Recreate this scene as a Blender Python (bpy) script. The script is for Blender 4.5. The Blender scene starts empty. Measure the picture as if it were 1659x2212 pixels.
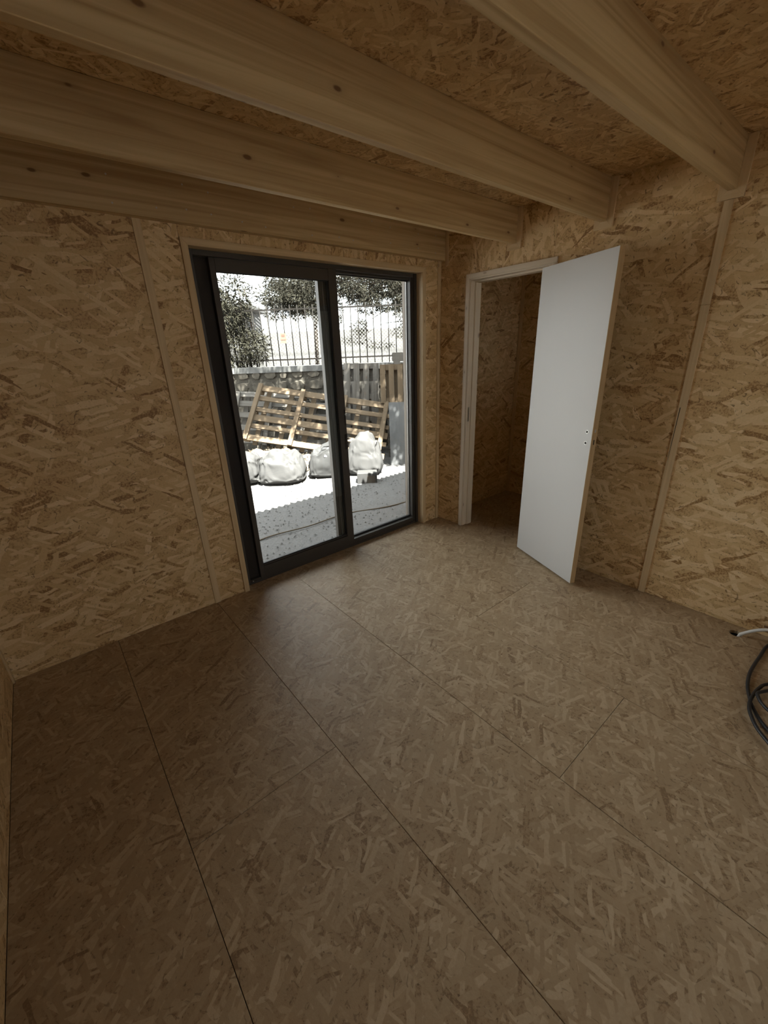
import bpy, bmesh, math, random
from mathutils import Vector, Matrix, noise
import numpy as np

random.seed(7)
np.random.seed(7)
sc = bpy.context.scene
col = sc.collection

# ------------------------------------------------------------------ camera
CAM = Vector((-2.837, -2.634, 1.5825))
cam_d = bpy.data.cameras.new('camera')
cam = bpy.data.objects.new('camera', cam_d)
col.objects.link(cam)
RX, RY, RZ = Vector((0.767, -0.640, -0.036)), Vector((0.260, 0.260, 0.930)), Vector((0.586, 0.723, -0.366))
fwd = RZ.normalized()
right = (RX - fwd * RX.dot(fwd)).normalized()
up = right.cross(fwd).normalized()
cam.matrix_world = Matrix(((right.x, up.x, -fwd.x, CAM.x), (right.y, up.y, -fwd.y, CAM.y),
                           (right.z, up.z, -fwd.z, CAM.z), (0, 0, 0, 1)))
cam_d.sensor_fit = 'HORIZONTAL'
cam_d.sensor_width = 36.0
cam_d.lens = 36.0 * 884.44 / 1659.0
cam_d.clip_start = 0.02
cam_d.clip_end = 300
sc.camera = cam

# ------------------------------------------------------------------ sky, sun, exposure
world = bpy.data.worlds.new('sky')
sc.world = world
world.use_nodes = True
wn = world.node_tree
bg = wn.nodes['Background']
bg.inputs[0].default_value = (0.95, 0.975, 1.0, 1)
bg.inputs[1].default_value = 5.0

sun_d = bpy.data.lights.new('sun', 'SUN')
sun_d.energy = 105.0
sun_d.angle = math.radians(0.35)
sun_d.color = (1.0, 0.96, 0.90)
sun = bpy.data.objects.new('sun', sun_d)
col.objects.link(sun)
SUN_DIR = Vector((0.12, 0.50, -1.0)).normalized()
sun.rotation_euler = SUN_DIR.to_track_quat('-Z', 'Y').to_euler()
sun.location = (0, -5, 9)

def sky_portal(w, h, loc, rx):
    # guides sampling of the sky through an opening; gives off no light of its own
    d = bpy.data.lights.new('window_portal', 'AREA')
    d.shape = 'RECTANGLE'
    d.size, d.size_y = w, h
    d.cycles.is_portal = True
    o = bpy.data.objects.new('window_portal', d)
    col.objects.link(o)
    o.location = loc
    o.rotation_euler = (math.radians(rx), 0, 0)
sky_portal(1.78, 2.16, (-1.107, 0.168, 1.07), -90)
sky_portal(0.90, 1.60, (-1.70, -4.37, 1.30), 90)

sc.view_settings.view_transform = 'Standard'
sc.view_settings.look = 'None'
sc.view_settings.gamma = 1.0
sc.view_settings.use_curve_mapping = False
sc.view_settings.exposure = 0.15
sc.cycles.use_denoising = True
sc.cycles.use_adaptive_sampling = True
sc.cycles.adaptive_threshold = 0.12
sc.cycles.max_bounces = 8
sc.cycles.diffuse_bounces = 4
sc.cycles.transparent_max_bounces = 16
sc.cycles.sample_clamp_indirect = 6.0
sc.cycles.caustics_reflective = False
sc.cycles.caustics_refractive = False

# ------------------------------------------------------------------ helpers
def tag(o, label, cat, group=None, kind=None):
    o['label'] = label
    o['category'] = cat
    if group:
        o['group'] = group
    if kind:
        o['kind'] = kind
    return o

def thing(name, loc, label, cat, group=None, kind=None):
    o = bpy.data.objects.new(name, None)
    o.empty_display_size = 0.1
    col.objects.link(o)
    o.location = loc
    return tag(o, label, cat, group, kind)

AX = (Vector((1, 0, 0)), Vector((0, 1, 0)), Vector((0, 0, 1)))

class MB:
    """collects shapes in world coordinates; build() links them as one mesh object"""
    def __init__(self):
        self.v, self.f, self.uv, self.smooth = [], [], [], []

    def _face(self, idx, uvs, smooth=False):
        self.f.append(idx); self.uv.append(uvs); self.smooth.append(smooth)

    def obox(self, c, axes, half):
        c = Vector(c)
        ln = max(range(3), key=lambda i: half[i])
        off = (random.uniform(0, 40), random.uniform(0, 40))
        b = len(self.v)
        sg = [(-1, -1, -1), (1, -1, -1), (1, 1, -1), (-1, 1, -1), (-1, -1, 1), (1, -1, 1), (1, 1, 1), (-1, 1, 1)]
        for s in sg:
            self.v.append(c + axes[0] * (s[0] * half[0]) + axes[1] * (s[1] * half[1]) + axes[2] * (s[2] * half[2]))
        right_handed = axes[0].cross(axes[1]).dot(axes[2]) > 0
        for fi, n in (((0, 3, 2, 1), 2), ((4, 5, 6, 7), 2), ((0, 1, 5, 4), 1), ((2, 3, 7, 6), 1), ((1, 2, 6, 5), 0), ((0, 4, 7, 3), 0)):
            oth = [i for i in range(3) if i != n]
            if n != ln:
                u_ax, v_ax = ln, [i for i in oth if i != ln][0]
            else:
                u_ax, v_ax = oth
            sh = 0.37 * n
            if not right_handed:
                fi = tuple(reversed(fi))
            self._face([b + i for i in fi], [(sg[i][u_ax] * half[u_ax] + off[0], sg[i][v_ax] * half[v_ax] + off[1] + sh) for i in fi])
        return self

    def box(self, x0, x1, y0, y1, z0, z1):
        return self.obox(((x0 + x1) / 2, (y0 + y1) / 2, (z0 + z1) / 2), AX,
                         (abs(x1 - x0) / 2, abs(y1 - y0) / 2, abs(z1 - z0) / 2))

    def beam(self, a, b, w, h, upv=Vector((0, 0, 1))):
        a, b = Vector(a), Vector(b)
        d = (b - a); L = d.length; d.normalize()
        s = d.cross(upv)
        if s.length < 1e-4:
            s = d.cross(Vector((1, 0, 0)))
        s.normalize()
        t = s.cross(d).normalized()
        return self.obox((a + b) / 2, (d, s, t), (L / 2, w / 2, h / 2))

    def prism(self, pts, ext):
        """pts: polygon (world), ext: extrusion vector; uv u along the longest polygon edge"""
        pts = [Vector(p) for p in pts]; ext = Vector(ext)
        n = len(pts)
        e = max(((pts[(i + 1) % n] - pts[i]) for i in range(n)), key=lambda q: q.length)
        ud = (e if e.length >= ext.length else ext).normalized()
        nrm = (pts[1] - pts[0]).cross(pts[2] - pts[0])
        if nrm.dot(ext) < 0:
            pts = pts[::-1]
        nrm.normalize()
        off = (random.uniform(0, 40), random.uniform(0, 40))
        b = len(self.v)
        self.v += pts + [p + ext for p in pts]
        def uvs(ids):
            P = [self.v[i] for i in ids]
            fn = (P[1] - P[0]).cross(P[2] - P[1])
            fn.normalize()
            vd = fn.cross(ud)
            if vd.length < 0.2:
                a_ = Vector((0.3, 0.5, 0.81)).cross(fn).normalized()
                return [(q.dot(a_) + off[0], q.dot(fn.cross(a_)) + off[1]) for q in P]
            vd.normalize()
            return [(q.dot(ud) + off[0], q.dot(vd) + off[1]) for q in P]
        fs = [list(range(b + n - 1, b - 1, -1)), list(range(b + n, b + 2 * n))]
        for i in range(n):
            j = (i + 1) % n
            fs.append([b + i, b + j, b + n + j, b + n + i])
        for q in fs:
            self._face(q, uvs(q))
        return self

    def tube(self, pts, r, seg=8, cap=True):
        pts = [Vector(p) for p in pts]
        n = len(pts); b = len(self.v); L = 0
        rr = r if isinstance(r, (list, tuple)) else [r] * n
        prev = None
        for i, p in enumerate(pts):
            d = (pts[min(i + 1, n - 1)] - pts[max(i - 1, 0)]).normalized()
            s = (prev - d * prev.dot(d)) if prev is not None else d.orthogonal()
            s.normalize(); prev = s
            t = d.cross(s)
            for k in range(seg):
                a = 2 * math.pi * k / seg
                self.v.append(p + (s * math.cos(a) + t * math.sin(a)) * rr[i])
        for i in range(n - 1):
            L2 = L + (pts[i + 1] - pts[i]).length
            for k in range(seg):
                k2 = (k + 1) % seg
                self._face([b + i * seg + k, b + i * seg + k2, b + (i + 1) * seg + k2, b + (i + 1) * seg + k],
                           [(L, k / seg), (L, (k + 1) / seg), (L2, (k + 1) / seg), (L2, k / seg)], True)
            L = L2
        if cap:
            self._face([b + k for k in range(seg - 1, -1, -1)], [(0, 0)] * seg)
            self._face([b + (n - 1) * seg + k for k in range(seg)], [(0, 0)] * seg)
        return self

    def build(self, name, mat, parent=None, origin=None, bevel=0.0, kind=None, label=None):
        if origin is None:
            xs = [v for v in self.v]
            origin = Vector((sum(v.x for v in xs) / len(xs), sum(v.y for v in xs) / len(xs), min(v.z for v in xs)))
        origin = Vector(origin)
        me = bpy.data.meshes.new(name)
        me.from_pydata([tuple(v - origin) for v in self.v], [], self.f)
        ul = me.uv_layers.new(name='UVMap')
        flat = [c for fu in self.uv for uv in fu for c in uv]
        ul.data.foreach_set('uv', flat)
        me.polygons.foreach_set('use_smooth', self.smooth)
        me.materials.append(mat)
        me.update()
        o = bpy.data.objects.new(name, me)
        col.objects.link(o)
        place(o, origin, parent)
        if bevel:
            md = o.modifiers.new('edge', 'BEVEL')
            md.width = bevel; md.segments = 1; md.limit_method = 'ANGLE'
        if kind: o['kind'] = kind
        if label: o['label'] = label
        return o

WORLD_LOC = {}
def place(o, origin, parent):
    origin = Vector(origin)
    WORLD_LOC[o.name] = origin
    if parent is not None:
        o.parent = parent
        base = WORLD_LOC.get(parent.name)
        if base is None:
            base = Vector(parent.location)
        o.location = origin - base
    else:
        o.location = origin

def B(x0, x1, y0, y1, z0, z1):
    return MB().box(x0, x1, y0, y1, z0, z1)

def raw_mesh(name, verts, faces, mat, parent=None, origin=(0, 0, 0), smooth=False, kind=None):
    origin = Vector(origin)
    me = bpy.data.meshes.new(name)
    v = np.asarray(verts, dtype=float) - np.array(origin)
    me.from_pydata(v.tolist(), [], faces)
    if smooth:
        me.polygons.foreach_set('use_smooth', [True] * len(me.polygons))
    me.materials.append(mat)
    me.update()
    o = bpy.data.objects.new(name, me)
    col.objects.link(o)
    place(o, origin, parent)
    if kind: o['kind'] = kind
    return o

# ------------------------------------------------------------------ materials
def new_mat(name):
    m = bpy.data.materials.new(name)
    m.use_nodes = True
    nt = m.node_tree
    return m, nt, nt.nodes['Principled BSDF']

def nd(nt, t, **kw):
    n = nt.nodes.new(t)
    for k, v in kw.items():
        setattr(n, k, v)
    return n

def math_n(nt, op, a, b=None, clamp=False):
    n = nd(nt, 'ShaderNodeMath', operation=op, use_clamp=clamp)
    for i, q in enumerate((a, b)):
        if q is None: continue
        if isinstance(q, (int, float)): n.inputs[i].default_value = q
        else: nt.links.new(q, n.inputs[i])
    return n.outputs[0]

def mix_c(nt, fac, a, b, blend='MIX'):
    n = nd(nt, 'ShaderNodeMix', data_type='RGBA', blend_type=blend)
    n.clamp_factor = True
    for s, q in ((n.inputs[0], fac), (n.inputs[6], a), (n.inputs[7], b)):
        if isinstance(q, (int, float)): s.default_value = q
        elif isinstance(q, tuple): s.default_value = (*q, 1)
        else: nt.links.new(q, s)
    return n.outputs[2]

def ramp(nt, fac, stops, interp='LINEAR'):
    n = nd(nt, 'ShaderNodeValToRGB')
    n.color_ramp.interpolation = interp
    e = n.color_ramp.elements
    while len(e) < len(stops): e.new(0.5)
    for el, (p, c) in zip(e, stops):
        el.position = p
        el.color = (*c, 1) if len(c) == 3 else c
    nt.links.new(fac, n.inputs[0])
    return n.outputs[0]

def simple(name, c, rough=0.6, metal=0.0, noise_amt=0.0, nscale=20, bump=0.0):
    m, nt, p = new_mat(name)
    p.inputs['Roughness'].default_value = rough
    p.inputs['Metallic'].default_value = metal
    p.inputs['Base Color'].default_value = (*c, 1)
    if noise_amt or bump:
        tc = nd(nt, 'ShaderNodeTexCoord')
        ns = nd(nt, 'ShaderNodeTexNoise')
        ns.inputs['Scale'].default_value = nscale
        ns.inputs['Detail'].default_value = 4
        nt.links.new(tc.outputs['Object'], ns.inputs['Vector'])
        if noise_amt:
            lo = tuple(x * (1 - noise_amt) for x in c)
            hi = tuple(min(1, x * (1 + noise_amt)) for x in c)
            nt.links.new(ramp(nt, ns.outputs[0], [(0.3, lo), (0.7, hi)]), p.inputs['Base Color'])
        if bump:
            b = nd(nt, 'ShaderNodeBump')
            b.inputs['Strength'].default_value = bump
            b.inputs['Distance'].default_value = 0.02
            nt.links.new(ns.outputs[0], b.inputs['Height'])
            nt.links.new(b.outputs[0], p.inputs['Normal'])
    return m

def osb(name, dark, mid, light, seed=0, layers=6, contrast=1.0, main=0.0, size=1.0, rough=0.55, spread=0.75, angles=None):
    """oriented strand board: crossing layers of stretched rectangular cells, each cell one wood strand"""
    rnd = random.Random(seed)
    m, nt, p = new_mat(name)
    uv = nd(nt, 'ShaderNodeUVMap', uv_map='UVMap')
    wob = nd(nt, 'ShaderNodeTexNoise')
    wob.noise_dimensions = '2D'
    wob.inputs['Scale'].default_value = 14
    wob.inputs['Detail'].default_value = 1
    nt.links.new(uv.outputs[0], wob.inputs['Vector'])
    sub = nd(nt, 'ShaderNodeVectorMath', operation='SUBTRACT'); sub.inputs[1].default_value = (0.5, 0.5, 0.5)
    nt.links.new(wob.outputs['Color'], sub.inputs[0])
    scl = nd(nt, 'ShaderNodeVectorMath', operation='SCALE'); scl.inputs['Scale'].default_value = 0.016
    nt.links.new(sub.outputs[0], scl.inputs[0])
    add = nd(nt, 'ShaderNodeVectorMath', operation='ADD')
    nt.links.new(uv.outputs[0], add.inputs[0]); nt.links.new(scl.outputs[0], add.inputs[1])
    P = add.outputs[0]
    lerp = lambda a, b, t: tuple(x + (y - x) * t for x, y in zip(a, b))
    deep = tuple(d * 0.5 for d in dark)
    fine = nd(nt, 'ShaderNodeTexNoise'); fine.noise_dimensions = '2D'
    fine.inputs['Scale'].default_value = 95; fine.inputs['Detail'].default_value = 3; fine.inputs['Roughness'].default_value = 0.7
    nt.links.new(P, fine.inputs['Vector'])
    fo = math_n(nt, 'MULTIPLY', math_n(nt, 'SUBTRACT', fine.outputs[0], 0.5), 0.55)
    c = ramp(nt, fine.outputs[0], [(0.28, deep), (0.42, lerp(dark, mid, 0.5)), (0.7, mid)])
    for k in range(layers):
        th = (main + rnd.gauss(0, spread) if k % 3 else rnd.uniform(0, math.pi)) if not angles else angles[k % len(angles)]
        t = k / max(1, layers - 1)
        L = rnd.uniform(0.17, 0.26) * size * (1.0 - 0.25 * t)
        w = rnd.uniform(0.030, 0.050) * size * (1.0 - 0.35 * t)
        mp = nd(nt, 'ShaderNodeMapping', vector_type='TEXTURE')
        mp.inputs['Location'].default_value = (rnd.uniform(-9, 9), rnd.uniform(-9, 9), 0)
        mp.inputs['Rotation'].default_value = (0, 0, th)
        mp.inputs['Scale'].default_value = (L, w, 1)
        nt.links.new(P, mp.inputs['Vector'])
        vo = nd(nt, 'ShaderNodeTexVoronoi', voronoi_dimensions='2D', feature='F1', distance='CHEBYCHEV')
        vo.inputs['Scale'].default_value = 1.0
        nt.links.new(mp.outputs[0], vo.inputs['Vector'])
        sp = nd(nt, 'ShaderNodeSeparateColor')
        nt.links.new(vo.outputs['Color'], sp.inputs[0])
        rad = math_n(nt, 'MULTIPLY_ADD', sp.outputs[2], 0.26); rad.node.inputs[2].default_value = 0.20
        edge = math_n(nt, 'SUBTRACT', rad, vo.outputs['Distance'])
        inside = math_n(nt, 'MULTIPLY', edge, 30.0, clamp=True)
        gate = math_n(nt, 'GREATER_THAN', sp.outputs[0], 0.25 + 0.25 * t)
        tone = math_n(nt, 'ADD', sp.outputs[1], fo, clamp=True)
        tc = ramp(nt, tone, [(0.0, lerp(deep, dark, 0.5)), (0.07, lerp(dark, mid, 0.25)), (0.16, lerp(dark, mid, 0.72)), (0.5, mid), (0.85, lerp(mid, light, 0.6)), (1.0, light)])
        rim = math_n(nt, 'MULTIPLY', math_n(nt, 'SUBTRACT', 0.05, edge), 20.0, clamp=True)
        tc2 = mix_c(nt, math_n(nt, 'MULTIPLY', rim, 0.30 * contrast), tc, dark)
        c = mix_c(nt, math_n(nt, 'MULTIPLY', inside, gate), c, tc2)
    vd = nd(nt, 'ShaderNodeTexNoise'); vd.noise_dimensions = '2D'
    vd.inputs['Scale'].default_value = 26; vd.inputs['Detail'].default_value = 3; vd.inputs['Distortion'].default_value = 2.2
    nt.links.new(P, vd.inputs['Vector'])
    vf = math_n(nt, 'MULTIPLY', math_n(nt, 'SUBTRACT', vd.outputs[0], 0.665), 16.0, clamp=True)
    c = mix_c(nt, math_n(nt, 'MULTIPLY', vf, 0.75 * contrast), c, deep)
    nt.links.new(c, p.inputs['Base Color'])
    p.inputs['Roughness'].default_value = rough
    p.inputs['Specular IOR Level'].default_value = 0.35
    b = nd(nt, 'ShaderNodeBump'); b.inputs['Strength'].default_value = 0.25; b.inputs['Distance'].default_value = 0.004
    nt.links.new(fine.outputs[0], b.inputs['Height'])
    nt.links.new(b.outputs[0], p.inputs['Normal'])
    return m

def pine(name, lo, hi, knot=(0.17, 0.085, 0.035), knots=1.0, rough=0.55):
    m, nt, p = new_mat(name)
    uv = nd(nt, 'ShaderNodeUVMap', uv_map='UVMap')
    mp = nd(nt, 'ShaderNodeMapping'); mp.inputs['Scale'].default_value = (0.8, 34, 1)
    nt.links.new(uv.outputs[0], mp.inputs['Vector'])
    # warp the grain around the knots
    vm = nd(nt, 'ShaderNodeMapping'); vm.inputs['Scale'].default_value = (3.0, 6.5, 1)
    nt.links.new(uv.outputs[0], vm.inputs['Vector'])
    vo = nd(nt, 'ShaderNodeTexVoronoi', voronoi_dimensions='2D')
    vo.inputs['Scale'].default_value = 1.0
    nt.links.new(vm.outputs[0], vo.inputs['Vector'])
    ns = nd(nt, 'ShaderNodeTexNoise'); ns.noise_dimensions = '2D'
    ns.inputs['Scale'].default_value = 1.0; ns.inputs['Detail'].default_value = 5; ns.inputs['Distortion'].default_value = 0.8
    nt.links.new(mp.outputs[0], ns.inputs['Vector'])
    c = ramp(nt, ns.outputs[0], [(0.30, lo), (0.70, hi)])
    sp = nd(nt, 'ShaderNodeSeparateColor'); nt.links.new(vo.outputs['Color'], sp.inputs[0])
    gate = math_n(nt, 'GREATER_THAN', sp.outputs[0], 0.48)
    rad = math_n(nt, 'MULTIPLY_ADD', sp.outputs[1], 0.05); rad.node.inputs[2].default_value = 0.02
    kf = math_n(nt, 'MULTIPLY', math_n(nt, 'SUBTRACT', rad, vo.outputs['Distance']), 40.0, clamp=True)
    halo = math_n(nt, 'MULTIPLY', math_n(nt, 'SUBTRACT', 0.14, vo.outputs['Distance']), 6.0, clamp=True)
    c = mix_c(nt, math_n(nt, 'MULTIPLY', math_n(nt, 'MULTIPLY', halo, gate), 0.30 * knots), c, tuple((a + b) / 2 * 0.6 for a, b in zip(knot, lo)))
    c = mix_c(nt, math_n(nt, 'MULTIPLY', math_n(nt, 'MULTIPLY', kf, gate), 0.85 * knots), c, knot)
    nt.links.new(c, p.inputs['Base Color'])
    p.inputs['Roughness'].default_value = rough
    p.inputs['Specular IOR Level'].default_value = 0.3
    return m

M = {}
M['osb_wall'] = osb('osb_wall', (0.40, 0.22, 0.085), (0.70, 0.49, 0.25), (0.82, 0.62, 0.37), seed=3, layers=7, main=math.pi * 0.5, size=1.15)
M['osb_floor'] = osb('osb_floor', (0.32, 0.212, 0.12), (0.415, 0.305, 0.187), (0.52, 0.40, 0.262), seed=22, contrast=0.75, size=0.85, rough=0.45, layers=7, angles=(0.2, 1.35, 2.5, 0.75, 1.9, 2.95, 1.05))
M['osb_ceiling'] = osb('osb_ceiling', (0.40, 0.22, 0.085), (0.70, 0.49, 0.25), (0.82, 0.62, 0.37), seed=5, angles=(0.3, 1.2, 2.4, 1.75, 0.7, 2.9, 1.45))
M['pine'] = pine('pine_beam', (0.45, 0.30, 0.14), (0.66, 0.485, 0.265))
M['pine_trim'] = pine('pine_trim', (0.60, 0.43, 0.24), (0.72, 0.545, 0.33), knots=0.6)
M['lining'] = pine('outside_lining', (0.15, 0.12, 0.095), (0.18, 0.15, 0.12), knots=0.3)
M['pine_pale'] = pine('pine_pale', (0.66, 0.55, 0.42), (0.74, 0.64, 0.51), knots=0.5)
M['pallet'] = pine('pallet_wood', (0.078, 0.057, 0.037), (0.108, 0.083, 0.057), knots=0.4, rough=0.8)
M['pallet_grey'] = pine('weathered_pallet_wood', (0.068, 0.062, 0.054), (0.105, 0.098, 0.088), knots=0.4, rough=0.85)
M['white_door'] = simple('white_laminate', (0.5502, 0.5334, 0.5124), 0.5)
M['door_edge'] = pine('door_edge_wood', (0.46, 0.31, 0.16), (0.56, 0.40, 0.22), knots=0)
M['alu'] = simple('anthracite_aluminium', (0.058, 0.049, 0.041), 0.45, 0.0, 0.1, 300)
M['alu_dark'] = simple('track_black', (0.022, 0.015, 0.011), 0.7)
M['film'] = simple('grey_protective_film', (0.13, 0.12, 0.105), 0.4)
M['gasket'] = simple('rubber_gasket', (0.01, 0.01, 0.01), 0.6)
M['spacer'] = simple('aluminium_spacer', (0.45, 0.43, 0.40), 0.35, 0.6)
M['steel'] = simple('steel', (0.55, 0.54, 0.52), 0.35, 0.9)
M['dark_hole'] = simple('dark_hole', (0.02, 0.016, 0.012), 0.8)
M['subfloor'] = simple('dark_subfloor', (0.04, 0.035, 0.03), 0.9)
M['core'] = simple('wall_core_timber', (0.42, 0.30, 0.17), 0.8)
M['cladding'] = simple('wood_cladding', (0.5, 0.38, 0.24), 0.7)
M['cable'] = simple('black_cable', (0.022, 0.022, 0.024), 0.5)
M['conduit'] = simple('white_conduit', (0.68, 0.67, 0.64), 0.45)
M['rust'] = simple('brown_tape', (0.13, 0.06, 0.02), 0.7)
M['roofing'] = simple('corrugated_roofing', (0.35, 0.34, 0.33), 0.6)

def glass_mat():
    m = bpy.data.materials.new('window_glass'); m.use_nodes = True
    nt = m.node_tree; nt.nodes.clear()
    out = nd(nt, 'ShaderNodeOutputMaterial')
    tr = nd(nt, 'ShaderNodeBsdfTransparent'); tr.inputs[0].default_value = (0.93, 0.95, 0.94, 1)
    gl = nd(nt, 'ShaderNodeBsdfGlossy'); gl.inputs['Roughness'].default_value = 0.02
    fr = nd(nt, 'ShaderNodeFresnel'); fr.inputs[0].default_value = 1.35
    mx = nd(nt, 'ShaderNodeMixShader')
    nt.links.new(fr.outputs[0], mx.inputs[0]); nt.links.new(tr.outputs[0], mx.inputs[1]); nt.links.new(gl.outputs[0], mx.inputs[2])
    nt.links.new(mx.outputs[0], out.inputs[0])
    return m
M['glass'] = glass_mat()

def ground_mat():
    m, nt, p = new_mat('gravel_ground')
    tc = nd(nt, 'ShaderNodeTexCoord')
    n1 = nd(nt, 'ShaderNodeTexNoise'); n1.inputs['Scale'].default_value = 45; n1.inputs['Detail'].default_value = 6; n1.inputs['Roughness'].default_value = 0.75
    n2 = nd(nt, 'ShaderNodeTexNoise'); n2.inputs['Scale'].default_value = 1.1; n2.inputs['Detail'].default_value = 3
    for n in (n1, n2): nt.links.new(tc.outputs['Object'], n.inputs['Vector'])
    c = ramp(nt, n1.outputs[0], [(0.30, (0.060, 0.058, 0.055)), (0.5, (0.113, 0.110, 0.107)), (0.72, (0.165, 0.162, 0.158))])
    c = mix_c(nt, math_n(nt, 'MULTIPLY', n2.outputs[0], 0.5), c, (0.117, 0.114, 0.111))
    nt.links.new(c, p.inputs['Base Color'])
    p.inputs['Roughness'].default_value = 0.9
    b = nd(nt, 'ShaderNodeBump'); b.inputs['Strength'].default_value = 0.6; b.inputs['Distance'].default_value = 0.02
    nt.links.new(n1.outputs[0], b.inputs['Height']); nt.links.new(b.outputs[0], p.inputs['Normal'])
    return m
M['ground'] = ground_mat()
M['stone'] = simple('rubble_stone', (0.0574, 0.0517, 0.0426), 0.9, 0, 0.3, 14, 0.4)
M['mortar'] = simple('wall_mortar', (0.0508, 0.0467, 0.0394), 0.95, 0, 0.2, 30, 0.5)
M['concrete'] = simple('concrete_coping', (0.0850, 0.0850, 0.0824), 0.9, 0, 0.12, 18, 0.2)
M['iron'] = simple('dark_iron', (0.0072, 0.0064, 0.0056), 0.6)
M['bag'] = simple('white_woven_plastic', (0.0325, 0.0321, 0.0316), 0.55, 0, 0.06, 8)
M['bag_grey'] = simple('grey_white_plastic', (0.0244, 0.0244, 0.0242), 0.5, 0, 0.12, 8)
M['mouth'] = simple('dark_crumpled_plastic', (0.0158, 0.0158, 0.0158), 0.5)
M['leaf'] = simple('oleander_leaf', (0.0158, 0.0151, 0.0105), 0.6, 0, 0.35, 6)
M['needle'] = simple('conifer_foliage', (0.0133, 0.0127, 0.0091), 0.65, 0, 0.35, 6)
M['bark'] = simple('bark', (0.017, 0.013, 0.010), 0.9, 0, 0.3, 30)
M['white_wall'] = simple('white_render', (0.0612, 0.0605, 0.0590), 0.85, 0, 0.05, 3)
M['grey_roof'] = simple('pale_roof', (0.0612, 0.0605, 0.0590), 0.8)
M['sheet'] = simple('grey_fibre_sheet', (0.085, 0.087, 0.088), 0.8, 0, 0.12, 5)
M['debris'] = simple('dry_debris', (0.095, 0.078, 0.058), 0.9, 0, 0.4, 40)
M['carton'] = simple('brown_carton', (0.0324, 0.0238, 0.0158), 0.8)
M['rope'] = simple('pale_rope', (0.088, 0.071, 0.051), 0.8)
M['sign'] = simple('sign_plate', (0.0540, 0.0461, 0.0324), 0.6)
M['sign_red'] = simple('sign_print', (0.05, 0.022, 0.012), 0.6)
M['wire'] = simple('galvanised_wire', (0.22, 0.22, 0.21), 0.5, 0.3)

for k in 'leaf needle iron ground bag bag_grey pallet pallet_grey stone mortar concrete white_wall grey_roof wire rope sheet bark debris'.split():
    M[k].node_tree.nodes['Principled BSDF'].inputs['Specular IOR Level'].default_value = 0.06

# ------------------------------------------------------------------ room constants (metres; corner of window wall and door wall is the origin)
XL, YF, ZC = -3.314, -4.35, 2.445
OSB = 0.012
G = 0.0009     # half joint

# ---- floor
floor = B(XL - 0.1, 1.30, YF - 0.1, 0.12, -0.30, -0.12).build('floor', M['subfloor'])
tag(floor, 'strand board floor of long boards with thin dark joints', 'floor', kind='structure')

def board_top(x0, x1, y0, y1, hole=None):
    mb = MB()
    if hole is None:
        return mb.box(x0 + G, x1 - G, y0 + G, y1 - G, -0.018, 0.0)
    hx, hy, r = hole
    s = r * 1.7
    for a in ((x0 + G, hx - s, y0 + G, y1 - G), (hx + s, x1 - G, y0 + G, y1 - G), (hx - s, hx + s, y0 + G, hy - s), (hx - s, hx + s, hy + s, y1 - G)):
        mb.box(*a, -0.018, 0.0)
    # one uv frame for the whole board
    mb.uv = [[(mb.v[i].y, mb.v[i].x) for i in f] for f in mb.f]
    N = 24; b = len(mb.v)
    for zz in (0.0, -0.018):
        for k in range(N):
            a = 2 * math.pi * k / N
            ca, sa = math.cos(a), math.sin(a)
            q = s / max(abs(ca), abs(sa))
            mb.v.append(Vector((hx + r * ca, hy + r * sa, zz)))
            mb.v.append(Vector((hx + q * ca, hy + q * sa, zz)))
    def uvf(ids): return [(mb.v[i].y, mb.v[i].x) for i in ids]
    for k in range(N):
        j = (k + 1) % N
        f = [b + 2 * k, b + 2 * k + 1, b + 2 * j + 1, b + 2 * j]
        mb._face(f, uvf(f))
        f = [b + 2 * k, b + 2 * j, b + 2 * N + 2 * j, b + 2 * N + 2 * k]
        mb._face(f, uvf(f))
    return mb

cols_x = [XL, -2.821, -2.223, -1.640, -1.042, -0.448, 0.146, 0.740, 1.30]
joints = [[-2.3], [-1.485, -3.885], [-2.9], [-2.185], [-1.314, -3.71], [-2.95], [-1.7], [-0.9]]
for i in range(len(cols_x) - 1):
    ys = [YF] + sorted(joints[i]) + [0.059]
    for a, b_ in zip(ys[:-1], ys[1:]):
        hole = (-0.088, -2.408, 0.030) if (i == 5 and a < -2.408 < b_) else None
        board_top(cols_x[i], cols_x[i + 1], a, b_, hole).build('floor_board', M['osb_floor'], floor, bevel=0.0010)

# ---- window wall (plane y = 0)
WX0, WX1, WZ = -2.025, -0.190, 2.182       # outer edge of the wooden casing = rough opening
YO = 0.17                                    # outer face
mb = MB()
mb.box(XL - 0.1, WX0, OSB, YO, -0.12, ZC); mb.box(WX1, 1.30, OSB, YO, -0.12, ZC); mb.box(WX0, WX1, OSB, YO, WZ, ZC)
wall_back = mb.build('wall_back', M['core'])
tag(wall_back, 'strand board wall holding the glazed sliding door', 'wall', kind='structure')
def panel(mbx, parent, mat='osb_wall'):
    return mbx.build('osb_panel', M[mat], parent, bevel=0.0008)
panel(B(XL, -2.216 - G, 0, OSB, 0.001, ZC), wall_back)
panel(B(-2.216 + G, WX0, 0, OSB, 0.001, ZC), wall_back)
panel(B(WX0 + G, -0.968 - G, 0, OSB, WZ, ZC), wall_back)
panel(B(-0.968 + G, WX1 - G, 0, OSB, WZ, ZC), wall_back)
panel(B(WX1, 0, 0, OSB, 0.001, ZC), wall_back)

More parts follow.
